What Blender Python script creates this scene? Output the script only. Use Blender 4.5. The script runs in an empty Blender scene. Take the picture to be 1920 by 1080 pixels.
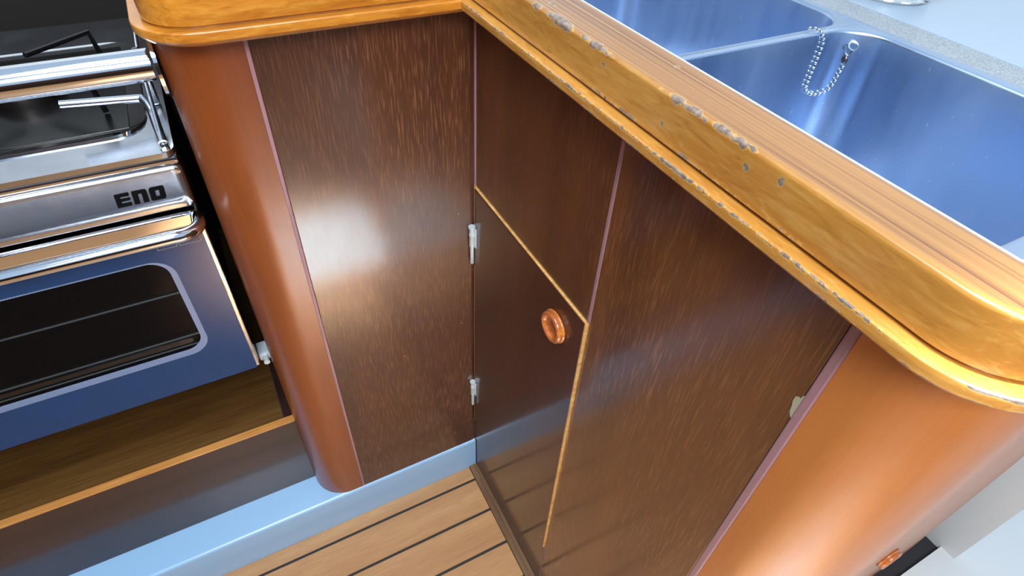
import bpy, bmesh, math, random
from mathutils import Vector, Matrix, noise

random.seed(4)
PI = math.pi
scene = bpy.context.scene
COL = scene.collection

# ------------------------------------------------------------------ camera
CAM = Vector((-0.25022, -0.53800, 1.03820))
CR = Vector((0.88590, -0.46188, 0.04297))      # camera right
CD = Vector((-0.29173, -0.62677, -0.72253))    # camera down
CF = Vector((0.36066, 0.62756, -0.69000))      # camera forward
FPX = 1097.33
cd = bpy.data.cameras.new('camera'); co = bpy.data.objects.new('camera', cd); COL.objects.link(co)
cd.sensor_width = 36; cd.lens = FPX / 1920 * 36; cd.clip_start = 0.01
M = Matrix.Identity(4)
for i in range(3):
    M[i][0] = CR[i]; M[i][1] = -CD[i]; M[i][2] = -CF[i]; M[i][3] = CAM[i]
co.matrix_world = M
scene.camera = co

# ------------------------------------------------------------------ light
scene.view_settings.view_transform = 'Standard'
scene.view_settings.look = 'None'
scene.view_settings.gamma = 1
scene.view_settings.exposure = 0.0
w = bpy.data.worlds.new('cabin_daylight'); scene.world = w; w.use_nodes = True
bg = w.node_tree.nodes['Background']
bg.inputs['Color'].default_value = (0.58, 0.77, 1.0, 1); bg.inputs['Strength'].default_value = 0.85

def area(name, loc, target, sx, sy, power, color):
    l = bpy.data.lights.new(name, 'AREA'); l.shape = 'RECTANGLE'; l.size = sx; l.size_y = sy
    l.energy = power; l.color = color
    o = bpy.data.objects.new(name, l); COL.objects.link(o); o.location = loc
    o.rotation_euler = (Vector(target) - Vector(loc)).to_track_quat('-Z', 'Y').to_euler()
    return o
area('deck_hatch_daylight', (-0.35, -0.45, 2.05), (-0.25, -0.25, 0.5), 0.7, 0.7, 17, (0.86, 0.94, 1.0))
area('companionway_daylight', (-0.55, -1.45, 1.9), (-0.1, -0.5, 0.3), 0.6, 0.6, 34, (1.0, 0.98, 0.94))

sb_ = area('added_step_beam', (-0.17, -0.76, 2.0), (-0.17, -0.76, 0.0), 0.36, 0.40, 27, (0.92, 0.97, 1.0))  # lamp added to brighten the unseen step mirrored in the panel
sb_.data.spread = math.radians(12)

# ------------------------------------------------------------------ materials
def s2l(c):
    return tuple((v / 12.92 if v <= 0.04045 else ((v + 0.055) / 1.055) ** 2.4) for v in [x / 255 for x in c]) + (1,)

class NT:
    def __init__(self, name):
        self.m = bpy.data.materials.new(name); self.m.use_nodes = True
        self.t = self.m.node_tree; self.p = self.t.nodes['Principled BSDF']
    def n(self, typ, **kw):
        nd = self.t.nodes.new(typ)
        for k, v in kw.items():
            setattr(nd, k, v)
        return nd
    def l(self, a, b): self.t.links.new(a, b)
    def coords(self, scale, rot=(0, 0, 0), jitter=True):
        tc = self.n('ShaderNodeTexCoord'); mp = self.n('ShaderNodeMapping')
        mp.inputs['Scale'].default_value = scale; mp.inputs['Rotation'].default_value = rot
        if jitter:
            oi = self.n('ShaderNodeObjectInfo'); mu = self.n('ShaderNodeMath', operation='MULTIPLY'); mu.inputs[1].default_value = 37.0
            self.l(oi.outputs['Random'], mu.inputs[0])
            cb = self.n('ShaderNodeCombineXYZ')
            for k in 'XYZ': self.l(mu.outputs[0], cb.inputs[k])
            self.l(cb.outputs[0], mp.inputs['Location'])
        self.l(tc.outputs['Object'], mp.inputs['Vector'])
        return mp.outputs['Vector']
    def noise(self, vec, scale=1.0, detail=3, rough=0.55, dist=0.0):
        nd = self.n('ShaderNodeTexNoise')
        nd.inputs['Scale'].default_value = scale; nd.inputs['Detail'].default_value = detail
        nd.inputs['Roughness'].default_value = rough; nd.inputs['Distortion'].default_value = dist
        self.l(vec, nd.inputs['Vector']); return nd.outputs['Fac']
    def ramp(self, fac, stops):
        r = self.n('ShaderNodeValToRGB'); cr = r.color_ramp
        while len(cr.elements) > 1: cr.elements.remove(cr.elements[-1])
        for i, (pos, c) in enumerate(stops):
            e = cr.elements[0] if i == 0 else cr.elements.new(pos)
            e.position = pos; e.color = c if len(c) == 4 else (c[0], c[0], c[0], 1)
        self.l(fac, r.inputs['Fac']); return r.outputs['Color']
    def mix(self, fac, a, b, mode='MIX'):
        x = self.n('ShaderNodeMix', data_type='RGBA', blend_type=mode)
        for v, i in ((fac, 0), (a, 6), (b, 7)):
            if hasattr(v, 'links'): self.l(v, x.inputs[i])
            elif i == 0: x.inputs[0].default_value = v
            else: x.inputs[i].default_value = v
        return x.outputs[2]
    def math(self, op, a, b=None):
        x = self.n('ShaderNodeMath', operation=op)
        for i, v in enumerate((a, b)):
            if v is None: continue
            if hasattr(v, 'links'): self.l(v, x.inputs[i])
            else: x.inputs[i].default_value = v
        return x.outputs[0]
    def bump(self, h, strength, dist=0.001):
        b = self.n('ShaderNodeBump'); b.inputs['Strength'].default_value = strength; b.inputs['Distance'].default_value = dist
        self.l(h, b.inputs['Height']); self.l(b.outputs['Normal'], self.p.inputs['Normal'])
        return b
    def base(self, c):
        if hasattr(c, 'links'): self.l(c, self.p.inputs['Base Color'])
        else: self.p.inputs['Base Color'].default_value = c
    def set(self, **kw):
        for k, v in kw.items():
            self.p.inputs[k.replace('_', ' ')].default_value = v
        return self

def ax(axis, across, along):
    return tuple(along if i == axis else across for i in range(3))

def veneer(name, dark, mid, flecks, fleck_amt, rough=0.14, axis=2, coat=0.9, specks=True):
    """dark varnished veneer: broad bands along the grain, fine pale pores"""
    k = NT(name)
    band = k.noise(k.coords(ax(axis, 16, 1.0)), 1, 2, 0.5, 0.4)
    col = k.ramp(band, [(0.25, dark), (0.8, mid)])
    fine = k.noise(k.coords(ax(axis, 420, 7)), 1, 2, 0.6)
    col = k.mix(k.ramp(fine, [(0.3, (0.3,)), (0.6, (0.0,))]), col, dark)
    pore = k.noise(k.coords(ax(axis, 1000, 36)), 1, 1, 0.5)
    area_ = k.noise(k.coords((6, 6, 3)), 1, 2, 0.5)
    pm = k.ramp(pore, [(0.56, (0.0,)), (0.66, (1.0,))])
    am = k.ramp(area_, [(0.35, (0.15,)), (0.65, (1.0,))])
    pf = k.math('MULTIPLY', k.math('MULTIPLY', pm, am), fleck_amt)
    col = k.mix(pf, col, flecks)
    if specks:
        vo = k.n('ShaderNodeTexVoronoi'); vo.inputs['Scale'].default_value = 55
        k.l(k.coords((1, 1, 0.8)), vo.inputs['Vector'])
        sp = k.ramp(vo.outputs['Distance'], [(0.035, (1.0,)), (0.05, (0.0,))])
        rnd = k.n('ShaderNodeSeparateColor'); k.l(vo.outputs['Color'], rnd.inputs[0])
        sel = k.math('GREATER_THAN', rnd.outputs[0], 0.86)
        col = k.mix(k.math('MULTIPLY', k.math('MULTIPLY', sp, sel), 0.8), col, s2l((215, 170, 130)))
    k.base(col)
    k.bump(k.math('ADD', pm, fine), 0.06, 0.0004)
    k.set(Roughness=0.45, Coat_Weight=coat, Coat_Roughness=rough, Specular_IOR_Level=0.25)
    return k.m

M_PANEL = veneer('dark_mahogany_veneer', s2l((56, 28, 14)), s2l((80, 43, 22)), s2l((140, 100, 72)), 0.5)
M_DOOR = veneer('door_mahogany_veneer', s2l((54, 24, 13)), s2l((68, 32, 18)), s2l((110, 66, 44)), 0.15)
M_PANELW = veneer('brown_mahogany_veneer', s2l((82, 47, 23)), s2l((112, 69, 36)), s2l((156, 108, 66)), 0.45)
M_PANELU = veneer('upper_mahogany_veneer', s2l((66, 34, 17)), s2l((98, 56, 29)), s2l((146, 98, 62)), 0.45)
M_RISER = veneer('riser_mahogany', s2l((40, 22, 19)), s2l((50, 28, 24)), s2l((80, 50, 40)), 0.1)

def solidwood(name, dark, mid, light, axis, rough=0.15, across=45, along=3.0, coat=0.8, lines=0.35):
    k = NT(name)
    b = k.noise(k.coords(ax(axis, across, along)), 1, 4, 0.6, 0.4)
    col = k.ramp(b, [(0.25, dark), (0.5, mid), (0.75, light)])
    f = k.noise(k.coords(ax(axis, 500, 14)), 1, 2, 0.55)
    col = k.mix(k.ramp(f, [(0.3, (lines,)), (0.6, (0.0,))]), col, dark, 'MULTIPLY')
    k.base(col); k.bump(f, 0.05, 0.0004)
    k.set(Roughness=0.4, Coat_Weight=coat, Coat_Roughness=rough, Specular_IOR_Level=0.4)
    return k.m

M_POST_A = solidwood('corner_post_mahogany', s2l((108, 52, 20)), s2l((128, 66, 27)), s2l((144, 80, 36)), 2, 0.22, 14, 1.2, 0.6, 0.12)
M_POST_B = solidwood('end_post_mahogany', s2l((162, 94, 40)), s2l((180, 110, 50)), s2l((192, 122, 60)), 2, 0.27, 10, 1.2, 0.35, 0.08)
M_KNOB = solidwood('turned_wood', s2l((140, 70, 28)), s2l((186, 104, 46)), s2l((214, 138, 70)), 1, 0.06, 120, 40, 1.0)
M_EDGE = solidwood('blond_edge_lipping', s2l((190, 140, 76)), s2l((216, 170, 104)), s2l((232, 192, 130)), 0, 0.2, 90, 4)
M_NOSE = solidwood('bare_ply_edge', s2l((168, 108, 50)), s2l((196, 136, 70)), s2l((214, 158, 92)), 0, 0.35, 90, 5, 0.3)
M_SHELF = solidwood('shelf_plywood', s2l((70, 46, 21)), s2l((92, 63, 30)), s2l((114, 82, 42)), 0, 0.3, 22, 2.0, 0.3)
M_TRIM = solidwood('weathered_floor_trim', s2l((88, 62, 40)), s2l((112, 82, 56)), s2l((132, 102, 74)), 1, 0.35, 90, 6, 0.2)
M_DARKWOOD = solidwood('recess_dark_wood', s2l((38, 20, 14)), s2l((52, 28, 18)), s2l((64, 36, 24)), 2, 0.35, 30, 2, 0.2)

def teak():
    k = NT('teak_floor')
    b = k.noise(k.coords((2.2, 28, 28)), 1, 4, 0.6, 0.3)
    col = k.ramp(b, [(0.25, s2l((164, 116, 72))), (0.5, s2l((183, 137, 92))), (0.78, s2l((200, 158, 112)))])
    f = k.noise(k.coords((26, 620, 620)), 1, 2, 0.6)
    col = k.mix(k.ramp(f, [(0.32, (0.55,)), (0.55, (0.0,))]), col, s2l((150, 108, 74)))
    oi = k.n('ShaderNodeObjectInfo')
    col = k.mix(k.math('MULTIPLY', oi.outputs['Random'], 0.25), col, s2l((176, 130, 84)))
    k.base(col); k.bump(f, 0.08, 0.0004); k.set(Roughness=0.4, Coat_Weight=0.3, Coat_Roughness=0.3)
    return k.m
M_TEAK = teak()

def railwood(name, axis, cd_, cm_, cl_, hi_, lo_):
    """golden varnished fiddle rail; 'wear' = worn, grey bare wood along the arrises"""
    k = NT(name)
    sc = [60, 60, 60]; sc[axis] = 2.0
    other = 0 if axis == 1 else 1
    tl = list(sc); tl[other] = 480; tl[2] = 24; tl[axis] = 2.6          # quarter grain on top, flat grain on the face
    ln = k.noise(k.coords(tuple(tl), jitter=False), 1, 2, 0.5, 0.25)
    fl = k.noise(k.coords(ax(axis, 240, 40), jitter=False), 1, 3, 0.6, 0.8)
    bd = k.noise(k.coords(ax(axis, 30, 5), jitter=False), 1, 2, 0.5)
    col = k.ramp(bd, [(0.3, s2l(cd_)), (0.55, s2l(cm_)), (0.75, s2l(cl_))])
    col = k.mix(k.ramp(fl, [(0.5, (0.0,)), (0.72, (0.55,))]), col, s2l(hi_))
    col = k.mix(k.ramp(fl, [(0.28, (0.6,)), (0.45, (0.0,))]), col, s2l(lo_))
    tn = k.n('ShaderNodeTexCoord'); sx = k.n('ShaderNodeSeparateXYZ'); k.l(tn.outputs['Normal'], sx.inputs[0])
    top = k.ramp(sx.outputs[2], [(0.55, (0.0,)), (0.9, (1.0,))])
    lcol = k.ramp(ln, [(0.36, s2l((112, 66, 28))), (0.48, s2l((148, 98, 45))), (0.62, s2l((166, 117, 57)))])
    at = k.n('ShaderNodeAttribute', attribute_name='toplam')
    col = k.mix(at.outputs['Fac'], col, lcol)
    wa = k.n('ShaderNodeAttribute', attribute_name='wear')
    wn = k.noise(k.coords((260, 260, 260), jitter=False), 1, 3, 0.6)
    grey = k.ramp(wn, [(0.35, s2l((108, 92, 82))), (0.65, s2l((152, 138, 124)))])
    halo = k.ramp(wa.outputs['Fac'], [(0.34, (0.0,)), (0.5, (0.6,)), (0.58, (0.0,))])
    core = k.ramp(wa.outputs['Fac'], [(0.48, (0.0,)), (0.58, (1.0,))])
    col = k.mix(halo, col, s2l((216, 178, 110)))
    col = k.mix(core, col, grey)
    k.base(col)
    cw = k.math('SUBTRACT', 0.85, k.math('MULTIPLY', core, 0.8))
    k.l(cw, k.p.inputs['Coat Weight'])
    h = k.math('SUBTRACT', k.math('MULTIPLY', fl, 0.3), k.math('MULTIPLY', core, 1.0))
    k.bump(h, 0.12, 0.0006)
    k.set(Roughness=0.38, Coat_Roughness=0.14, Specular_IOR_Level=0.4)
    return k.m
M_RAIL_A = railwood('golden_rail_back', 0, (168, 102, 26), (188, 122, 36), (204, 140, 48), (214, 156, 66), (140, 80, 20))
M_RAIL_B = railwood('sky_hazed_rail_side', 1, (168, 112, 44), (188, 134, 59), (202, 150, 72), (208, 164, 90), (148, 94, 36))  # paler than the back rail: sky haze put into the wood colour

def steel(name, col, rough, scratch=0.0, sscale=(40, 40, 400), blot=0.0):
    k = NT(name); k.set(Metallic=1.0, Roughness=rough); k.base(col)
    if scratch:
        f = k.noise(k.coords(sscale), 1, 3, 0.6)
        k.bump(f, scratch, 0.0006)
        r = k.noise(k.coords((18, 18, 5)), 1, 3, 0.6)
        rr = k.ramp(r, [(0.3, (rough * 0.75,)), (0.7, (rough * 1.35,))]); k.l(rr, k.p.inputs['Roughness'])
        if blot:
            sp = k.noise(k.coords((350, 350, 160)), 1, 1, 0.4)
            c = k.ramp(sp, [(0.74, col), (0.8, s2l((226, 234, 242)))]); k.base(c)
    return k.m
M_SINK = steel('brushed_sink_steel', s2l((186, 205, 230)), 0.30, 0.12, (120, 120, 14), 1)
M_CHROME = steel('polished_steel', s2l((222, 226, 232)), 0.07)
M_STEEL = steel('satin_steel', s2l((196, 202, 212)), 0.2, 0.06, (8, 300, 300))
M_BEAD = steel('chain_steel', s2l((206, 212, 216)), 0.12)
M_ZINC = steel('zinc_hinge', s2l((206, 220, 230)), 0.38); M_ZINC.node_tree.nodes['Principled BSDF'].inputs['Metallic'].default_value = 0.35
M_DARKSTEEL = steel('tarnished_steel', s2l((120, 112, 108)), 0.3)

def plain(name, col, rough=0.5, **kw):
    k = NT(name); k.base(col); k.set(Roughness=rough, **kw); return k.m
M_PAINT = plain('sky_tinted_white_gelcoat', s2l((146, 188, 228)), 0.3, Coat_Weight=0.3, Coat_Roughness=0.15)  # white gelcoat with the sky light's blue put into its colour
M_LINER = plain('white_cabin_liner', s2l((214, 218, 220)), 0.5)
M_CAULK = plain('black_caulk', s2l((38, 38, 42)), 0.6)
M_BLACK = plain('black_enamel', s2l((14, 14, 16)), 0.25)
M_VOID = plain('near_black_recess', s2l((20, 17, 16)), 0.7)  # flat near-black for the recess back and oven body
M_STRIP = plain('mauve_filler_strip', s2l((150, 114, 122)), 0.45)
M_GLASSB = plain('navy_oven_glass', s2l((26, 56, 98)), 0.14, Specular_IOR_Level=0.28)
M_PRINT = plain('white_print', s2l((170, 182, 200)), 0.5)
M_INK = plain('black_ink', s2l((10, 11, 14)), 0.7, Specular_IOR_Level=0.1)
M_LID = plain('smooth_grey_laminate', s2l((150, 168, 186)), 0.3)
M_LAMP = plain('pale_chip', s2l((156, 156, 134)), 0.7)

def pane():
    k = NT('smoked_window_glass'); k.base(s2l((10, 12, 18))); k.set(Roughness=0.04, Alpha=0.45, Specular_IOR_Level=0.08); return k.m
M_PANE = pane()
def clear():
    k = NT('clear_glass'); k.base((0.95, 0.98, 1, 1)); k.set(Roughness=0.02, Transmission_Weight=1.0, IOR=1.45); return k.m
M_CLEAR = clear()
def dotted():
    k = NT('dotted_screen_print')
    ch = k.n('ShaderNodeTexVoronoi'); ch.inputs['Scale'].default_value = 520; ch.inputs['Randomness'].default_value = 0
    k.l(k.coords((1, 0.001, 1), (0, PI / 4, 0), False), ch.inputs['Vector'])
    c = k.ramp(ch.outputs['Distance'], [(0.42, s2l((124, 146, 186))), (0.55, s2l((62, 78, 112)))])
    k.base(c); k.set(Roughness=0.25); return k.m
M_DOTS = dotted()
def speckle():
    k = NT('grey_speckled_laminate')
    v = k.noise(k.coords((700, 700, 700)), 1, 2, 0.6)
    c = k.ramp(v, [(0.36, s2l((112, 122, 132))), (0.5, s2l((140, 150, 158))), (0.66, s2l((160, 168, 174)))])
    k.base(c); k.set(Roughness=0.4); return k.m
M_TOP = speckle()

# ------------------------------------------------------------------ helpers
def thing(name, label, cat, loc=(0, 0, 0), group=None):
    o = bpy.data.objects.new(name, None); COL.objects.link(o); o.location = loc
    o.empty_display_size = 0.05
    o['label'] = label; o['category'] = cat
    if group: o['group'] = group
    return o

def base_of(p):
    v = Vector((0, 0, 0))
    while p is not None:
        v += p.location; p = p.parent
    return v

def link(name, me, mat, parent=None, label=None):
    o = bpy.data.objects.new(name, me); COL.objects.link(o)
    if mat and not me.materials: me.materials.append(mat)
    if parent: o.parent = parent
    if label: o['label'] = label
    return o

def raw(name, verts, faces, mat, parent=None, smooth=False, label=None, angle=None):
    b = base_of(parent)
    me = bpy.data.meshes.new(name)
    me.from_pydata([tuple(Vector(v) - b) for v in verts], [], faces); me.validate(); me.update()
    bm = bmesh.new(); bm.from_mesh(me); bmesh.ops.recalc_face_normals(bm, faces=bm.faces); bm.to_mesh(me); bm.free()
    if smooth:
        for p in me.polygons: p.use_smooth = True
        if angle: me.set_sharp_from_angle(angle=math.radians(angle))
    return link(name, me, mat, parent, label)

def box(name, x0, x1, y0, y1, z0, z1, mat, parent=None, bev=0.0, label=None, seg=2):
    b = base_of(parent)
    bm = bmesh.new(); bmesh.ops.create_cube(bm, size=1)
    for v in bm.verts:
        v.co = Vector((x0 + (v.co.x + .5) * (x1 - x0), y0 + (v.co.y + .5) * (y1 - y0), z0 + (v.co.z + .5) * (z1 - z0))) - b
    if bev: bmesh.ops.bevel(bm, geom=bm.edges[:], offset=bev, segments=seg, affect='EDGES', profile=0.5)
    me = bpy.data.meshes.new(name); bm.to_mesh(me); bm.free()
    if bev:
        big = max(p.area for p in me.polygons) * 0.02
        for p in me.polygons: p.use_smooth = p.area < big and max(abs(c) for c in p.normal) < 0.99
        me.set_sharp_from_angle(angle=math.radians(20))
    return link(name, me, mat, parent, label)

def rings(name, rr, mat, parent=None, closed=True, caps=True, smooth=True, label=None, angle=None):
    """skin a list of rings (each a list of points)"""
    n = len(rr[0]); V = [p for r in rr for p in r]; F = []
    for i in range(len(rr) - 1):
        for j in range(n if closed else n - 1):
            a = i * n + j; b = i * n + (j + 1) % n
            F.append((a, b, b + n, a + n))
    if caps:
        F.append(tuple(range(n))[::-1]); F.append(tuple((len(rr) - 1) * n + j for j in range(n)))
    return raw(name, V, F, mat, parent, smooth, label, angle)

def tube(name, path, r, mat, parent=None, seg=14, label=None, flat=None):
    """round tube (or flat bar: flat=(half width vector, half thickness)) along a polyline"""
    P = [Vector(p) for p in path]; rr = []
    up = None
    for i, p in enumerate(P):
        d = (P[min(i + 1, len(P) - 1)] - P[max(i - 1, 0)]).normalized()
        if up is None:
            up = d.orthogonal().normalized()
        up = (up - d * up.dot(d)).normalized(); s = d.cross(up)
        if flat:
            wv = d.cross(Vector(flat[0])).normalized() * flat[1]; tv = d.cross(wv).normalized() * flat[2]
            rr.append([p + wv + tv, p - wv + tv, p - wv - tv, p + wv - tv])
        else:
            rr.append([p + (up * math.cos(2 * PI * j / seg) + s * math.sin(2 * PI * j / seg)) * r for j in range(seg)])
    return rings(name, rr, mat, parent, smooth=not flat, label=label, angle=40)

def lathe(name, prof, origin, axis, mat, parent=None, seg=40, label=None, angle=40):
    """prof: (radius, height) along axis vector"""
    a = Vector(axis).normalized(); u = a.orthogonal().normalized(); v = a.cross(u); o = Vector(origin)
    rr = [[o + a * h + (u * math.cos(2 * PI * j / seg) + v * math.sin(2 * PI * j / seg)) * max(r, 1e-5) for j in range(seg)] for r, h in prof]
    return rings(name, rr, mat, parent, smooth=True, caps=True, label=label, angle=angle)

def arc(cx, cy, r, a0, a1, n):
    return [(cx + r * math.cos(math.radians(a0 + (a1 - a0) * i / n)), cy + r * math.sin(math.radians(a0 + (a1 - a0) * i / n))) for i in range(n + 1)]

def rrect(x0, x1, y0, y1, r, n=8):
    return (arc(x1 - r, y0 + r, r, -90, 0, n) + arc(x1 - r, y1 - r, r, 0, 90, n) +
            arc(x0 + r, y1 - r, r, 90, 180, n) + arc(x0 + r, y0 + r, r, 180, 270, n))

def ray(u, v):
    return (CR * ((u - 960) / FPX) + CD * ((v - 540) / FPX) + CF)

def on(u, v, axis, val):
    d = ray(u, v); return CAM + d * ((val - CAM[axis]) / d[axis])

def extrude_plan(name, pts, z0, z1, mat, parent=None, label=None, angle=30, smooth=True):
    n = len(pts)
    return rings(name, [[(x, y, z0) for x, y in pts], [(x, y, z1) for x, y in pts]], mat, parent, smooth=smooth, angle=angle, label=label)

def structure(o):
    o['kind'] = 'structure'; return o

ZP = 0.0845        # top of the white plinth
ZR = 0.849         # underside of the fiddle rail
ZC = 0.866         # worktop level

# ------------------------------------------------------------------ setting: floor, plinth, hull liner
fl = structure(box('floor', -1.25, 1.6, -1.9, 0.06, -0.03, -0.0025, M_CAULK))
seams = [-0.0325 - 0.0659 * i for i in range(28)]
edges = [-0.0045] + seams
for i in range(len(edges) - 1):
    y1 = edges[i] - (0.0023 if i else 0.0); y0 = edges[i + 1] + 0.0023
    box('plank', -1.24, -0.0160 if y0 > -0.61 else 0.118, y0, y1, -0.0024, 0.0, M_TEAK, fl, 0.0006)
trim = structure(box('trim_1', -0.0155, 0.0006, -0.60, -0.004, -0.0024, 0.0035, M_TRIM, None, 0.0012))

# white moulded plinth along the back run
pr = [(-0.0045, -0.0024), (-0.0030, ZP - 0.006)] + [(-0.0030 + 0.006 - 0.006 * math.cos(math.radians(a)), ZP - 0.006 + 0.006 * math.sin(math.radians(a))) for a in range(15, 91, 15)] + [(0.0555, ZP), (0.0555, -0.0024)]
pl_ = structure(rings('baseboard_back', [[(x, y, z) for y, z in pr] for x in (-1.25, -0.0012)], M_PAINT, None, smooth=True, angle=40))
structure(box('wall_back', -1.25, 0.70, 0.64, 0.66, -0.0024, 1.55, M_LINER))
structure(box('wall_left', -1.27, -1.25, -1.9, 0.66, -0.03, 1.9, M_DARKWOOD))
structure(box('wall_front', -1.25, 1.6, -1.92, -1.9, -0.03, 1.2, M_DARKWOOD))
structure(box('wall_right', 0.68, 0.70, -0.55, 0.64, -0.0024, 1.55, M_LINER))

# ------------------------------------------------------------------ back cabinet (panel A)
cabA = thing('corner_cabinet', 'dark mahogany corner cabinet with rounded orange post beside the stove', 'cabinet', (-0.14, 0.03, ZP))
box('front_panel', -0.2095, -0.0062, 0.0, 0.015, ZP, ZR, M_PANEL, cabA, 0.0006)
box('corner_batten', -0.0060, -0.0016, 0.0008, 0.015, ZP, ZR, M_DOOR, cabA)
box('seam_strip', -0.2133, -0.2096, -0.0004, 0.015, ZP, ZR, M_STRIP, cabA, 0.0005)
plan = [(-0.2134, 0.015), (-0.2134, 0.0)] + arc(-0.231, 0.05, 0.05, -90, -180, 22) + [(-0.281, 0.0625), (-0.266, 0.0625), (-0.266, 0.05)] + arc(-0.231, 0.05, 0.035, -180, -90, 8)
extrude_plan('corner_post', plan, ZP, ZR, M_POST_A, cabA, 'glossy orange-brown rounded corner post')
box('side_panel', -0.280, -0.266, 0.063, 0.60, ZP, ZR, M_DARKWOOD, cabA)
sb = box('stove_latch', -0.296, -0.2805, 0.072, 0.096, 0.386, 0.400, M_ZINC, cabA, 0.002, label='small steel latch in the gap beside the oven')
lathe('latch_pin', [(0, 0), (0.004, 0), (0.004, 0.012), (0, 0.012)], (-0.288, 0.072, 0.393), (0, -1, 0), M_ZINC, sb, 12)

# ------------------------------------------------------------------ sink cabinet (panel B)
cabB = thing('sink_cabinet', 'dark mahogany sink cabinet with ring-pull door and rounded end post', 'cabinet', (0.05, -0.25, 0))
box('upper_panel', 0.0, 0.015, -0.2470, -0.0014, 0.6418, ZR, M_PANELU, cabB, 0.0006)
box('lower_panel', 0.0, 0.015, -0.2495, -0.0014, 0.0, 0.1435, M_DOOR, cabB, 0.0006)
bp = box('side_panel', 0.0, 0.015, -0.4443, -0.2512, 0.0, ZR, M_PANELW, cabB, 0.0006)
box('seam_strip', -0.0004, 0.015, -0.2511, -0.2471, 0.6418, ZR, M_STRIP, cabB, 0.0006)
box('seam_strip', 0.0000, 0.015, -0.2511, -0.2496, 0.0, 0.1435, M_STRIP, cabB)
box('seam_strip', -0.0008, 0.015, -0.4507, -0.4444, 0.0, ZR, M_STRIP, cabB, 0.0012)
box('corner_strip', -0.0012, 0.004, -0.0013, 0.0060, 0.642, ZR, M_STRIP, cabB)
box('corner_strip', -0.0014, 0.004, -0.0015, 0.0060, 0.144, 0.642, M_EDGE, cabB)
box('corner_strip', -0.0010, 0.004, -0.0013, 0.0060, ZP, 0.144, M_DOOR, cabB)
planB = [(0.015, -0.4508), (0.0, -0.4508)] + arc(0.05, -0.4676, 0.05, 180, 270, 22) + [(0.064, -0.5176), (0.064, -0.4905), (0.05, -0.4905)] + arc(0.05, -0.4676, 0.0228, 270, 180, 8)
extrude_plan('end_post', planB, 0.0, ZR, M_POST_B, cabB, 'orange-brown rounded end post with soft highlights')
box('end_panel', 0.0645, 0.60, -0.5030, -0.490, 0.0, ZR, M_POST_B, cabB)
# hole edge behind the door, then the door itself (slightly proud)
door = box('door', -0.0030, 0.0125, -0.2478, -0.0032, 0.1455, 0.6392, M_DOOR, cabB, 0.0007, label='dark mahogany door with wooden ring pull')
box('edge_lipping', -0.0022, 0.0130, -0.2478, -0.0032, 0.6393, 0.6401, M_EDGE, door)
box('edge_lipping', -0.0032, 0.0130, -0.2497, -0.2479, 0.1455, 0.6405, M_EDGE, door)
def ring_pull(name, o, axis, parent, R=0.0188):
    prof = [(0, 0), (R * 0.98, 0), (R * 1.02, 0.0012), (R * 1.0, 0.0028), (R * 0.93, 0.0036), (R * 0.955, 0.0050), (R * 0.94, 0.0068), (R * 0.87, 0.0082),
            (R * 0.78, 0.0084), (R * 0.70, 0.0076), (R * 0.66, 0.0058), (R * 0.60, 0.0040), (R * 0.42, 0.0028), (R * 0.2, 0.0024), (0, 0.0023)]
    return lathe(name, prof, o, axis, M_KNOB, parent, 48, 'glossy turned wooden ring pull', 60)
ring_pull('ring_pull', (-0.0030, -0.2035, 0.5945), (-1, 0, 0), door)
for zt, zb in ((0.584, 0.523), (0.2655, 0.203)):
    hx, hy = -0.0068, -0.0042
    h = lathe('hinge', [(0, zb), (0.0022, zb), (0.0026, zb + 0.001), (0.0026, zb + 0.028), (0.0036, zb + 0.029), (0.0036, zt - 0.016), (0.0040, zt - 0.015), (0.0040, zt - 0.012),
                        (0.0034, zt - 0.011), (0.0034, zt - 0.004), (0.0046, zt - 0.003), (0.0046, zt), (0, zt)], (hx, hy, 0), (0, 0, 1), M_ZINC, door, 16, 'zinc butt hinge with knuckle pin')
    box('leaf', -0.0040, -0.0031, -0.0095, -0.0045, zb + 0.001, zb + 0.026, M_DARKSTEEL, h)
    box('leaf', -0.0046, -0.0031, -0.0105, -0.0045, zb + 0.028, zt - 0.003, M_ZINC, h, 0.0004)
# chip of missing varnish by the end-post seam
c0 = on(1494, 760, 0, -0.0003); rim = []
for j in range(18):
    a = 2 * PI * j / 18; r = 1 + 0.25 * math.sin(3 * a + 1) + 0.15 * math.sin(5 * a)
    dy, dz = 0.0030 * r * math.cos(a), 0.0100 * r * math.sin(a)
    rim.append((c0.y + dy * 0.9 - 0.05 * dz, c0.z + dz))
rings('varnish_chip', [[(0.0002, y, z) for y, z in rim], [(-0.0003, y, z) for y, z in rim]], M_LAMP, bp, smooth=False)
pull_pt = on(1668, 1049, 1, -0.5070)
ring_pull('ring_pull', (pull_pt.x, -0.5030, pull_pt.z), (0, -1, 0), cabB)

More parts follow.
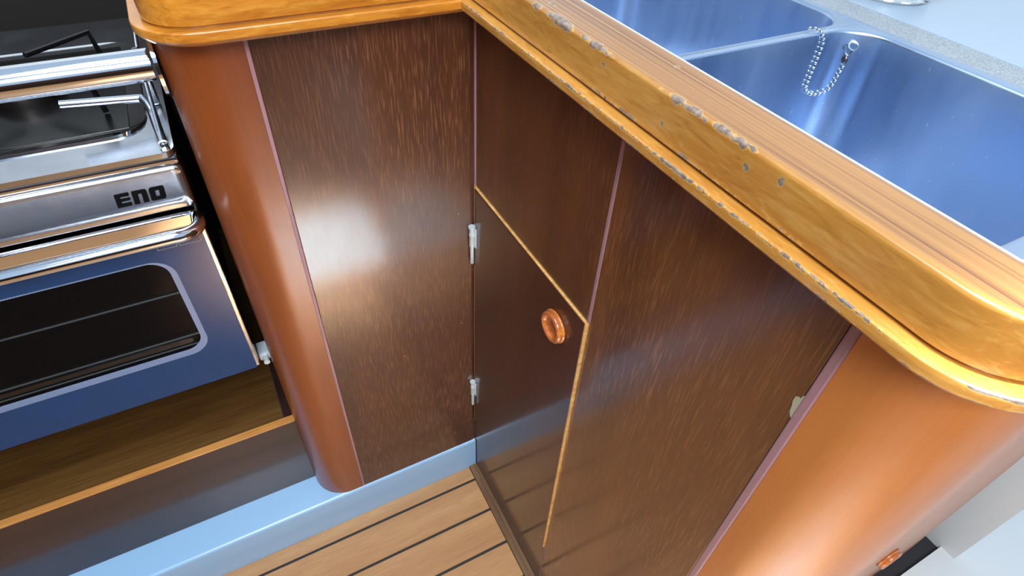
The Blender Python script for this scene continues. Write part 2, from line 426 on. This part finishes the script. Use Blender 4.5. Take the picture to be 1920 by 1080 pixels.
# ------------------------------------------------------------------ worktop with fiddle rails
top = thing('worktop', 'grey speckled galley worktop edged with worn golden fiddle rails', 'worktop', (0.15, 0.1, ZC - 0.015))
V, F = [], []
def addbox(x0, x1, y0, y1, z0, z1):
    n = len(V)
    V.extend([(x, y, z) for z in (z0, z1) for y in (y0, y1) for x in (x0, x1)])
    F.extend([tuple(n + i for i in f) for f in ((0, 2, 3, 1), (4, 5, 7, 6), (0, 1, 5, 4), (2, 6, 7, 3), (0, 4, 6, 2), (1, 3, 7, 5))])
addbox(0.2725, 0.3108, -0.495, 0.62, ZC - 0.014, ZC)
addbox(-0.255, 0.2724, 0.1065, 0.62, ZC - 0.014, ZC)
addbox(-0.255, 0.0235, 0.0208, 0.1064, ZC - 0.014, ZC)
raw('counter_slab', V, F, M_TOP, top)
box('hatch_lid', 0.3128, 0.60, -0.495, 0.62, ZC - 0.014, ZC, M_LID, top, 0.0008, label='smooth grey worktop lid beyond the thin seam')

def q(cx, cz, r, a0, a1, n=4):
    return [(cx + r * math.cos(math.radians(a0 + (a1 - a0) * i / n)), cz + r * math.sin(math.radians(a0 + (a1 - a0) * i / n))) for i in range(n + 1)]
prof = [(-0.0206, 0.8490), (-0.0206, 0.8900)] + q(-0.0186, 0.8900, 0.0020, 180, 90, 3)
prof += [(-0.0186 + 0.0342 * i / 13, 0.892) for i in range(1, 13)]
prof += q(0.0156, 0.8896, 0.0024, 90, 0, 5)
prof += [(0.0180, 0.8896 - 0.0268 * i / 16) for i in range(1, 17)]
prof += [(0.0155, 0.8628), (0.0155, 0.8604), (0.0184, 0.8604), (0.0210, 0.8606), (0.0238, 0.8606)]
prof += q(0.0250, 0.8591, 0.0015, 90, 0, 3) + [(0.0265, 0.8565), (0.0265, 0.8535), (0.0258, 0.8526), (0.0225, 0.8494), (0.0215, 0.8490), (0.010, 0.8490)]
NP = len(prof)
R0 = 0.0235

def rail(name, mat, straight, end_n, fn, worn, label):
    """fn(t, d) -> plan position; t in 0..1 straight part, then bend"""
    rr = []; st = []
    for t in straight:
        rr.append([fn(t, d) + (z,) for d, z in prof]); st.append(t)
    b = base_of(top)
    n = NP; Vv = [p for r in rr for p in r]; Ff = []
    for i in range(len(rr) - 1):
        for j in range(n):
            a = i * n + j; c = i * n + (j + 1) % n
            Ff.append((a, c, c + n, a + n))
    Ff.append(tuple(range(n))[::-1]); Ff.append(tuple((len(rr) - 1) * n + j for j in range(n)))
    o = raw(name, Vv, Ff, mat, top, True, label, 28)
    me = o.data
    wa = me.attributes.new('wear', 'FLOAT', 'POINT'); ta = me.attributes.new('toplam', 'FLOAT', 'POINT')
    for i, v in enumerate(Vv):
        d, z = prof[i % n]
        ta.data[i].value = 1.0 if (z > 0.8915 and d < 0.0150) else (0.5 if z > 0.8905 else 0.0)
        wa.data[i].value = worn(Vector(v), d, z) if worn else 0.0
    return o

def fnA(t, d):
    # t: 0 mitre .. 1 start of bend .. 2 end of bend .. 3 back end
    xe = -0.24
    if t <= 1:
        return (-d + (xe + d) * t, -d)
    if t <= 2:
        a = math.radians(-90 - 90 * (t - 1)); r = R0 + d
        return (xe + r * math.cos(a), R0 + r * math.sin(a))
    return (xe - R0 - d, R0 + (0.60 - R0) * (t - 2))
rail('fiddle_rail', M_RAIL_A, [i / 30 for i in range(31)] + [1 + i / 20 for i in range(1, 21)] + [2 + i / 12 for i in range(1, 13)], 0, fnA, None,
     'glossy golden fiddle rail with rounded end above the stove')

YE = -0.4766
def fnB(t, d):
    if t <= 1:
        return (-d, -d + (YE + d) * t)
    if t <= 2:
        a = math.radians(180 + 90 * (t - 1)); r = R0 + d
        return (R0 + r * math.cos(a), YE + r * math.sin(a))
    return (R0 + (0.60 - R0) * (t - 2), YE - R0 - d)
# worn patches on the arris (photo pixel, half length m, half width m)
blobs = []
def arris(u, v, ln, wd, plane='top'):
    p = on(u, v, 2, 0.892) if plane == 'top' else on(u, v, 0, -0.018)
    blobs.append((p.y, p.x, p.z, ln * 1.15, wd * (1.35 if plane == 'top' else 1.0)))
for u, v, ln, wd in ((1008, 9, .004, .0022), (1036, 8, .004, .0012), (1048, 34, .010, .0028), (1062, 46, .007, .0024), (1098, 70, .004, .0012), (1118, 84, .009, .0022),
                     (1132, 96, .006, .0015), (1150, 108, .006, .0010), (1172, 126, .008, .0009), (1200, 145, .006, .0007), (1271, 184, .005, .0020), (1297, 202, .005, .0018),
                     (1306, 212, .006, .0016), (1320, 222, .005, .0016), (1352, 238, .005, .0018), (1368, 252, .005, .0014), (1388, 264, .007, .0021), (1408, 278, .004, .0013),
                     (1138, 121, .003, .0012), (1146, 130, .003, .0013), (1236, 165, .002, .0013), (1270, 125, .0018, .0014)):
    arris(u, v, ln, wd)
for u, v, ln, wd in ((1397, 313, .0016, .0022), (1464, 342, .0012, .0022), (1300, 316, .002, .0006), (1276, 272, .004, .0006), (1175, 216, .003, .0007), (1241, 232, .0012, .0014), (1130, 120, .002, .0012), (1590, 385, .002, .0008)):
    arris(u, v, ln, wd, 'face')
def wearB(v, d, z):
    nz = noise.fractal(v * 300, 1.0, 2.0, 4) * 0.42
    w_ = 0.0
    for by, bx, bz, ln, wd in blobs:
        dy = abs(v.y - by)
        if dy > ln * 2: continue
        e = (dy / ln) ** 2 + ((v.x - bx) ** 2 + (v.z - bz) ** 2) / (wd * wd)
        w_ = max(w_, 1.15 - 0.55 * e ** 0.6)
    # scuffed lip edges
    la = noise.noise(Vector((0, v.y * 26, 3.1))); lb = noise.noise(Vector((0, v.y * 40, 9.7)))
    if 0.0250 < d and 0.8575 < z < 0.8606: w_ = max(w_, 0.48 + 0.55 * la)
    if 0.8520 < z < 0.8540 and d > 0.0250: w_ = max(w_, 0.30 + 0.65 * lb)
    if 0.0178 < d < 0.0184 and 0.8622 < z < 0.8650: w_ = max(w_, 0.20 + 0.75 * noise.noise(Vector((0, v.y * 33, 5.5))))
    return max(0.0, min(1.0, w_ + (nz if w_ > 0.05 else 0)))
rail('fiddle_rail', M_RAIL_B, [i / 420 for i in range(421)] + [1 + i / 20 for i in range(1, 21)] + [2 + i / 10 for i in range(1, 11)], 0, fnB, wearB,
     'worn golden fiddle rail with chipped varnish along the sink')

inner = []
for t in [i / 8 for i in range(9)] + [1 + i / 8 for i in range(1, 9)] + [2 + i / 4 for i in range(1, 5)]:
    p, p2 = fnB(t, -0.0207), fnB(t, -0.0228)
    inner.append([(p[0], p[1], 0.866), (p[0], p[1], 0.8916), (p2[0], p2[1], 0.8912), (p2[0], p2[1], 0.866)])
rings('white_edge_strip', inner, M_LINER, top, smooth=False, label='thin white strip along the inner edge of the rail')  # plain white strip just inside the rail's top edge

# ------------------------------------------------------------------ double sink
sink = thing('double_sink', 'brushed stainless double-bowl sink behind the worn rail', 'sink', (0.147, -0.18, ZC - 0.175))
ZS = ZC + 0.0008
def bowl(x0, x1, y0, y1, r, fx0, fx1, fy0, fy1):
    N = 10; rr = []
    def ring(a, b, c, d, rad, z): rr.append([(x, y, z) for x, y in rrect(a, b, c, d, rad, N)])
    ring(fx0, fx1, fy0, fy1, 0.0004, ZS - 0.0012); ring(fx0, fx1, fy0, fy1, 0.0004, ZS)
    ring(x0 - 0.0012, x1 + 0.0012, y0 - 0.0012, y1 + 0.0012, r + 0.0012, ZS + 0.0003)
    for i in range(1, 6):
        a = math.radians(90 * i / 5); k = 0.003 * math.sin(a); dz = 0.003 * (1 - math.cos(a))
        ring(x0 + k, x1 - k, y0 + k, y1 - k, r - k * 0.3, ZS - dz)
    for i in range(1, 9):
        t = i / 8; k = 0.003 + 0.006 * t
        ring(x0 + k, x1 - k, y0 + k, y1 - k, r, ZS - 0.003 - 0.122 * t)
    for i in range(1, 8):
        a = math.radians(90 * i / 7); k = 0.009 + 0.03 * (1 - math.cos(a)); dz = 0.03 * math.sin(a)
        ring(x0 + k, x1 - k, y0 + k, y1 - k, max(0.012, r - 0.03 * (1 - math.cos(a)) * 0.6), ZS - 0.125 - dz)
    cx, cy = (x0 + x1) / 2, (y0 + y1) / 2
    rr.append([(cx + (p[0] - cx) * 0.3, cy + (p[1] - cy) * 0.3, ZS - 0.157) for p in rr[-1]])
    n = len(rr[0]); Vv = [p for q_ in rr for p in q_]; Ff = []
    for i in range(len(rr) - 1):
        for j in range(n):
            a = i * n + j; b = i * n + (j + 1) % n; Ff.append((a, b, b + n, a + n))
    Ff.append(tuple((len(rr) - 1) * n + j for j in range(n)))
    o = raw('bowl', Vv, Ff, M_SINK, sink, True, None, 60)
    lathe('drain', [(0.030, 0), (0.031, 0.0015), (0.026, 0.002), (0.022, 0.0006), (0, 0.0004)], (cx, cy, ZS - 0.157), (0, 0, 1), M_CHROME, o, 28)
    return o
LB = (0.034, 0.2655, -0.2105, 0.092, 0.032); RB = (0.034, 0.2630, -0.458, -0.2135, 0.038)
bowl(*LB, 0.0236, 0.2722, -0.2120, 0.106)
bowl(*RB, 0.0236, 0.2722, -0.4740, -0.2121)

# plug chain on the wall of the near bowl
ch = thing('plug_chain', 'beaded steel plug chain hanging over the sink divider', 'chain', (0.24, -0.22, 0.78))
def inside(p, off):
    t = max(0, min(1, (ZS - 0.003 - p.z) / 0.122)); k = 0.003 + 0.006 * t + off
    if p.z > ZS - 0.0005: k = off - 0.002
    x0, x1, y0, y1, r = RB; x0 += k; x1 -= k; y0 += k; y1 -= k
    cx, cy = (x0 + x1) / 2, (y0 + y1) / 2
    qx = abs(p.x - cx) - (x1 - x0) / 2 + r; qy = abs(p.y - cy) - (y1 - y0) / 2 + r
    return math.hypot(max(qx, 0), max(qy, 0)) + min(max(qx, qy), 0) - r < 0
def wallhit(u, v, off=0.0016):
    d = ray(u, v).normalized(); t = 0.45; last = None
    while t < 1.0:
        p = CAM + d * t
        if p.z < ZS + 0.004 and p.x > 0.05 and not inside(p, off) and last: return last
        if p.z < ZS + 0.004 and inside(p, off): last = p
        t += 0.0004
    return last
pix = [(1541, 61), (1544, 70), (1544.5, 78), (1542, 87), (1539, 95), (1536, 102), (1533, 110), (1530, 117), (1527, 124), (1524, 131), (1521, 138), (1518, 146), (1515, 154),
       (1512, 162), (1511, 168), (1515, 174), (1521, 177), (1528, 177.5), (1534, 176), (1540, 175), (1546, 173), (1552, 169), (1558, 164), (1563, 157), (1567, 150), (1571, 142), (1575, 135), (1579, 128), (1582, 122)]
chain = [on(1519, 53, 2, ZS + 0.003), on(1529, 53, 2, ZS + 0.0035), on(1535, 56, 2, ZS + 0.002)] + [h for h in (wallhit(*p_) for p_ in pix) if h]
bm = bmesh.new()
def dense(P, step):
    out = [P[0]]; acc = 0
    for a, b in zip(P, P[1:]):
        L = (b - a).length; pos = step - acc
        while pos <= L: out.append(a + (b - a) * (pos / L)); pos += step
        acc = (acc + L) % step
    return out
cb = base_of(ch)
for p in dense(chain, 0.0041):
    bmesh.ops.create_icosphere(bm, subdivisions=2, radius=0.00150, matrix=Matrix.Translation(p - cb))
me = bpy.data.meshes.new('bead_string'); bm.to_mesh(me); bm.free()
for p in me.polygons: p.use_smooth = True
bs = link('bead_string', me, M_BEAD, ch); bs['kind'] = 'stuff'
tube('core_wire', chain, 0.0004, M_DARKSTEEL, ch, 6)
ce = chain[-1]
a_, b_ = wallhit(1582, 120, 0.0016), wallhit(1588, 104, 0.0016)
cp = [a_ + (b_ - a_) * t for t in (0, 0.3, 0.7, 1)]
rr = []
for p, r in zip(cp, (0.0010, 0.0020, 0.0017, 0.0006)):
    d = (b_ - a_).normalized(); u_ = d.orthogonal().normalized(); v_ = d.cross(u_)
    rr.append([p + (u_ * math.cos(2 * PI * j / 10) + v_ * math.sin(2 * PI * j / 10)) * r for j in range(10)])
rings('end_clip', rr, M_DARKSTEEL, ch)
lk = [wallhit(*p_, 0.0012) for p_ in ((1588, 104), (1584, 92), (1585, 87), (1589, 84))]
tube('triangle_link', [wallhit(*p_, 0.0012) for p_ in ((1589, 84), (1584.5, 88), (1583.5, 92), (1588, 104), (1593, 102), (1607, 90), (1609, 86), (1606, 82))], 0.0006, M_BEAD, ch, 8)
pts = [wallhit(1600 + 10.0 * math.cos(2 * PI * (j + .5) / 8), 85 + 9.8 * math.sin(2 * PI * (j + .5) / 8), 0.0004) for j in range(8)]
nrm = (pts[2] - pts[0]).cross(pts[4] - pts[0]).normalized()
if nrm.dot(CAM - pts[0]) < 0: nrm = -nrm
plate = rings('anchor_plate', [pts, [p + nrm * 0.0010 for p in pts]], M_ZINC, ch, smooth=False, label='octagonal steel plate on the bowl wall')
ctr = sum(pts, Vector()) / 8
pin = [ctr + (p - ctr) * 0.72 for p in pts]
rings('plate_boss', [[p + nrm * 0.0010 for p in pin], [p + nrm * 0.0014 for p in pin]], M_SINK, plate, smooth=False)

# clear tumbler on the worktop lid
gp = on(1666, -12, 2, ZC)
lathe('drinking_glass', [(0, 0), (0.034, 0), (0.037, 0.002), (0.0385, 0.010), (0.041, 0.085), (0.0405, 0.086), (0.0385, 0.085), (0.0355, 0.014), (0.030, 0.009), (0, 0.008)], (gp.x, gp.y, ZC + 0.0002), (0, 0, 1), M_CLEAR, None, 48)
g = bpy.data.objects['drinking_glass']; g['label'] = 'clear round drinking glass standing on the grey worktop lid'; g['category'] = 'glass'

# ------------------------------------------------------------------ stove recess base
rb = thing('stove_step', 'dark wooden step with pale top edge below the oven', 'step', (-0.75, 0.06, ZP))
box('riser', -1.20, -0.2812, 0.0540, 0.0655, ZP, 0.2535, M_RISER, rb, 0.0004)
box('edge_strip', -1.20, -0.2812, 0.0535, 0.0660, 0.2536, 0.2555, M_NOSE, rb, 0.0005, label='bare golden plywood top edge')
box('shelf_board', -1.20, -0.2955, 0.0661, 0.60, 0.236, 0.2500, M_SHELF, rb)
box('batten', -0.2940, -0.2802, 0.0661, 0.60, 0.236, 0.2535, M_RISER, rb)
box('caulk_line', -0.2955, -0.2940, 0.0661, 0.60, 0.236, 0.2512, M_CAULK, rb)
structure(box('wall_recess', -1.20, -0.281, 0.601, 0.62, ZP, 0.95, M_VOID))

# ------------------------------------------------------------------ stove
XR, XL, YD = -0.2965, -0.790, 0.05
st = thing('gas_stove', 'stainless marine gas stove with black glass oven door', 'stove', (-0.54, 0.25, 0.385))
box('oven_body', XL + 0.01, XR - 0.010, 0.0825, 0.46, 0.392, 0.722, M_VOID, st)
dr = box('oven_door', XL, XR, 0.0545, 0.080, 0.3985, 0.6415, M_CHROME, st, 0.0015, label='oven door with steel edge and dark glass')
# glass front plate with a window opening
wx0, wx1, wz0, wz1 = -0.742, -0.3400, 0.4600, 0.6095
outer = rrect(XL + 0.002, XR - 0.0042, 0.4010, 0.6410, 0.002, 8); innr = rrect(wx0, wx1, wz0, wz1, 0.024, 8)
innr2 = rrect(wx0 + 0.0062, wx1 - 0.0062, wz0 + 0.0095, wz1 - 0.0015, 0.020, 8)
rings('glass_plate', [[(x, 0.0544, z) for x, z in outer], [(x, 0.0502, z) for x, z in outer], [(x, 0.0500, z) for x, z in [(a * .9995 + b * .0005, c * .999 + e * .001) for (a, c), (b, e) in zip(outer, innr)]], [(x, 0.0500, z) for x, z in innr], [(x, 0.0544, z) for x, z in innr]], M_GLASSB, dr, caps=False, smooth=False, label='navy-black reflective glass')
wn = rings('window_border', [[(x, 0.0503, z) for x, z in innr], [(x, 0.0499, z) for x, z in innr], [(x, 0.0499, z) for x, z in innr2], [(x, 0.0503, z) for x, z in innr2]], M_DOTS, dr, caps=False, smooth=False)
pv = rrect(wx0 + 0.003, wx1 - 0.003, wz0 + 0.003, wz1 - 0.002, 0.022, 8)
rings('window_pane', [[(x, 0.0516, z) for x, z in pv], [(x, 0.0505, z) for x, z in pv]], M_PANE, dr, smooth=False)
box('oven_interior', wx0 + 0.001, wx1 - 0.001, 0.0541, 0.0544, wz0 + 0.001, wz1 - 0.001, M_BLACK, dr)
for zz, rr_ in ((0.5575, 0.0011), (0.4890, 0.0011), (0.4735, 0.0009)):
    tube('rack_wire', [(wx0 + 0.012, 0.0530, zz), (wx1 - 0.0065, 0.0530, zz)], rr_, M_ZINC, dr, 8)
box('rack_tray', wx0 + 0.012, wx1 - 0.016, 0.0530, 0.0538, 0.4775, 0.4835, M_STEEL, dr)
# top strip, bar handle
ts = box('top_strip', XL, XR, 0.0495, 0.080, 0.6420, 0.6600, M_CHROME, dr, 0.003)
hz, hy = 0.6585, 0.0145
bend = [(-0.3235 + 0.024 * math.sin(math.radians(a)), hy + 0.022 - 0.022 * math.cos(math.radians(a)), hz - 0.004 * math.sin(math.radians(a))) for a in range(0, 91, 9)]
tube('bar_handle', [(-0.77, hy, hz), (-0.60, hy, hz), (-0.45, hy, hz), (-0.36, hy, hz)] + bend + [(-0.2995, 0.050, hz - 0.006)], 0.0068, M_CHROME, dr, 20, 'polished tubular oven door handle')
# printed icons on the glass
def outline(x0, x1, z0, z1, t, name='printed_icon'):
    o_ = [(x0, z0), (x1, z0), (x1, z1), (x0, z1)]; i_ = [(x0 + t, z0 + t), (x1 - t, z0 + t), (x1 - t, z1 - t), (x0 + t, z1 - t)]
    return rings(name, [[(x, 0.0498, z) for x, z in o_], [(x, 0.0498, z) for x, z in i_]], M_PRINT, dr, caps=False, smooth=False)
outline(-0.3475, -0.3285, 0.622, 0.6385, 0.0005); outline(-0.3262, -0.3045, 0.622, 0.6385, 0.0005)
raw('printed_icon', [(-0.3400, 0.0498, 0.630), (-0.3340, 0.0498, 0.630), (-0.3345, 0.0498, 0.633), (-0.3370, 0.0498, 0.6352), (-0.3395, 0.0498, 0.633)], [(0, 1, 2, 3, 4)], M_PRINT, dr)
# fascia with pressed rim and logo
fo = rrect(XL, XR + 0.0005, 0.6660, 0.7150, 0.007, 8); fi = rrect(XL + 0.007, XR - 0.0065, 0.6755, 0.7085, 0.006, 8); fm = rrect(XL + 0.0025, XR - 0.002, 0.6685, 0.7125, 0.006, 8)
fa = rings('control_fascia', [[(x, 0.081, z) for x, z in fo], [(x, 0.0515, z) for x, z in fo], [(x, 0.0490, z) for x, z in fm], [(x, 0.0520, z) for x, z in fi]], M_STEEL, st, smooth=True, angle=70, label='polished steel fascia with black logo')
def letters(name, polys, x0):
    Vv, Ff = [], []
    for poly in polys:
        n = len(Vv)
        for y in (0.0519, 0.0514):
            for (x, z) in poly: Vv.append((x0 + x + z * 0.10, y, 0.6808 + z))
        m = len(poly); Ff.append(tuple(n + m + i for i in range(m))); 
        for i in range(m): Ff.append((n + i, n + (i + 1) % m, n + m + (i + 1) % m, n + m + i))
    return raw(name, Vv, Ff, M_INK, fa)
H = 0.0145
def pr_(x0, x1, z0, z1): return [(x0, z0), (x1, z0), (x1, z1), (x0, z1)]
letters('logo_letter', [pr_(0, 0.0045, 0, H), pr_(0.0045, 0.0125, 0, 0.0036), pr_(0.0045, 0.0125, 0.0062, 0.0088), pr_(0.0045, 0.0125, 0.0112, H)], -0.3630)
letters('logo_letter', [pr_(0, 0.0048, 0, H), [(0.0048, 0.0108), (0.0086, 0.0108), (0.0130, 0.0108), (0.0124, 0.0136), (0.0104, H), (0.0048, H)], pr_(0.0082, 0.0130, 0, 0.0108)], -0.3480)
letters('logo_letter', [[(0.0015, 0), (0.0050, 0), (0.0050, H), (0.0015, H), (0, H - 0.0015), (0, 0.0015)], [(0.0086, 0), (0.0122, 0), (0.0136, 0.0015), (0.0136, H - 0.0015), (0.0122, H), (0.0086, H)],
                        pr_(0.0050, 0.0086, 0, 0.0038), pr_(0.0050, 0.0086, H - 0.0038, H)], -0.3330)
# hob: front edge, tray with wells, pot fiddles, burner
box('hob_front', XL, XR + 0.0005, 0.0500, 0.0800, 0.7158, 0.7240, M_CHROME, st, 0.003)
ho = rrect(XL, XR, 0.0500, 0.440, 0.012, 8)
hb = rings('hob_tray', [[(x, y, 0.7242) for x, y in ho], [(x, y, 0.7300) for x, y in ho]], M_STEEL, st, smooth=False, label='polished steel hob top')
for cx in (-0.665, -0.425):
    we = rrect(cx - 0.105, cx + 0.110, 0.095, 0.350, 0.035, 8); wi = rrect(cx - 0.095, cx + 0.100, 0.105, 0.340, 0.028, 8)
    rings('burner_well', [[(x, y, 0.7301) for x, y in we], [(x, y, 0.7330) for x, y in rrect(cx - 0.104, cx + 0.109, 0.096, 0.349, 0.034, 8)], [(x, y, 0.7308) for x, y in wi]], M_CHROME, hb, smooth=True, angle=50)
    wp = box('burner_pan', cx - 0.088, cx + 0.093, 0.112, 0.333, 0.7309, 0.7318, M_BLACK, hb, 0.0003)
    lathe('burner', [(0, 0.7318), (0.036, 0.7318), (0.036, 0.742), (0.030, 0.746), (0.030, 0.750), (0, 0.752)], (cx, 0.225, 0), (0, 0, 1), M_DARKSTEEL, st, 28)
    for k in range(4):
        a = PI / 4 + k * PI / 2
        tube('pan_support', [(cx + 0.105 * math.cos(a), 0.225 + 0.105 * math.sin(a), 0.7340), (cx + 0.100 * math.cos(a), 0.225 + 0.100 * math.sin(a), 0.765), (cx + 0.02 * math.cos(a), 0.225 + 0.02 * math.sin(a), 0.768)], 0.003, M_BLACK, st, 8)
# pot clamp: flat bar rising from a screw at the front corner, then running left
A1 = Vector((-0.3040, 0.0600, 0.7345)); A2 = on(286, 212, 1, 0.106); A3 = on(262, 184, 1, 0.122); A4 = on(238, 186, 1, 0.122)
pcurve = [A1.lerp(A2, i / 6) for i in range(6)]
for i in range(9):                                   # rounded bend
    t = i / 8; K = on(274, 185, 1, 0.119)
    pcurve.append(A2 * (1 - t) ** 2 + K * 2 * t * (1 - t) + A3 * t * t)
pcurve += [A4, A4 + (A4 - A3) * 2, A4 + (A4 - A3) * 5]
pc = tube('pot_clamp', pcurve, 0.0042, M_STEEL, st, 14, 'bent steel pot clamp')
lathe('clamp_screw', [(0, 0), (0.0048, 0), (0.0048, 0.003), (0.003, 0.005), (0, 0.0052)], on(312, 284, 1, 0.0580), (0.1, -0.7, 0.7), M_CHROME, pc, 16)
box('fiddle_post', -0.3080, -0.3000, 0.155, 0.163, 0.7302, 0.790, M_CHROME, st, 0.002)
tube('fiddle_rod', [(-0.304, 0.060, 0.7345), (-0.304, 0.10, 0.752), (-0.304, 0.16, 0.778), (-0.304, 0.40, 0.778)], 0.0022, M_CHROME, st, 10)
tube('fiddle_rod', [(-0.312, 0.125, 0.780), (-0.335, 0.119, 0.783), (-0.50, 0.119, 0.783), (-0.76, 0.119, 0.783)], 0.0030, M_CHROME, st, 10)

# crash bar across the front of the stove
cbt = thing('crash_bar', 'polished steel crash bar across the front of the stove', 'grab bar', (-0.55, 0.04, 0.80))
pbar = on(240, 126, 1, 0.042); zb_ = pbar.z
tube('bar', [(-1.16, 0.042, zb_), (-0.7, 0.042, zb_), (-0.2870, 0.042, zb_)], 0.0135, M_CHROME, cbt, 28)
lathe('flange', [(0, 0), (0.034, 0), (0.034, 0.003), (0.015, 0.0045), (0, 0.0045)], (-0.2815, 0.062, zb_ - 0.004), (-1, 0, 0), M_CHROME, cbt, 30)

# ------------------------------------------------------------------ behind the camera: white step added for the panel reflection, and sole
stp = thing('reflector_step', 'unseen white step added to reflect in the corner cabinet panel', 'step', (-0.1, -0.8, 0))
box('reflector_body', -0.30, 0.055, -0.90, -0.612, 0.0002, 0.022, M_LINER, stp, 0.004)
box('reflector_warm_edge', -0.30, 0.055, -0.6115, -0.580, 0.0002, 0.0225, M_NOSE, stp, 0.003)  # golden edge added to warm part of the reflected patch
structure(box('floor_saloon', 0.12, 1.6, -1.9, -0.525, -0.0024, 0.006, M_LINER))
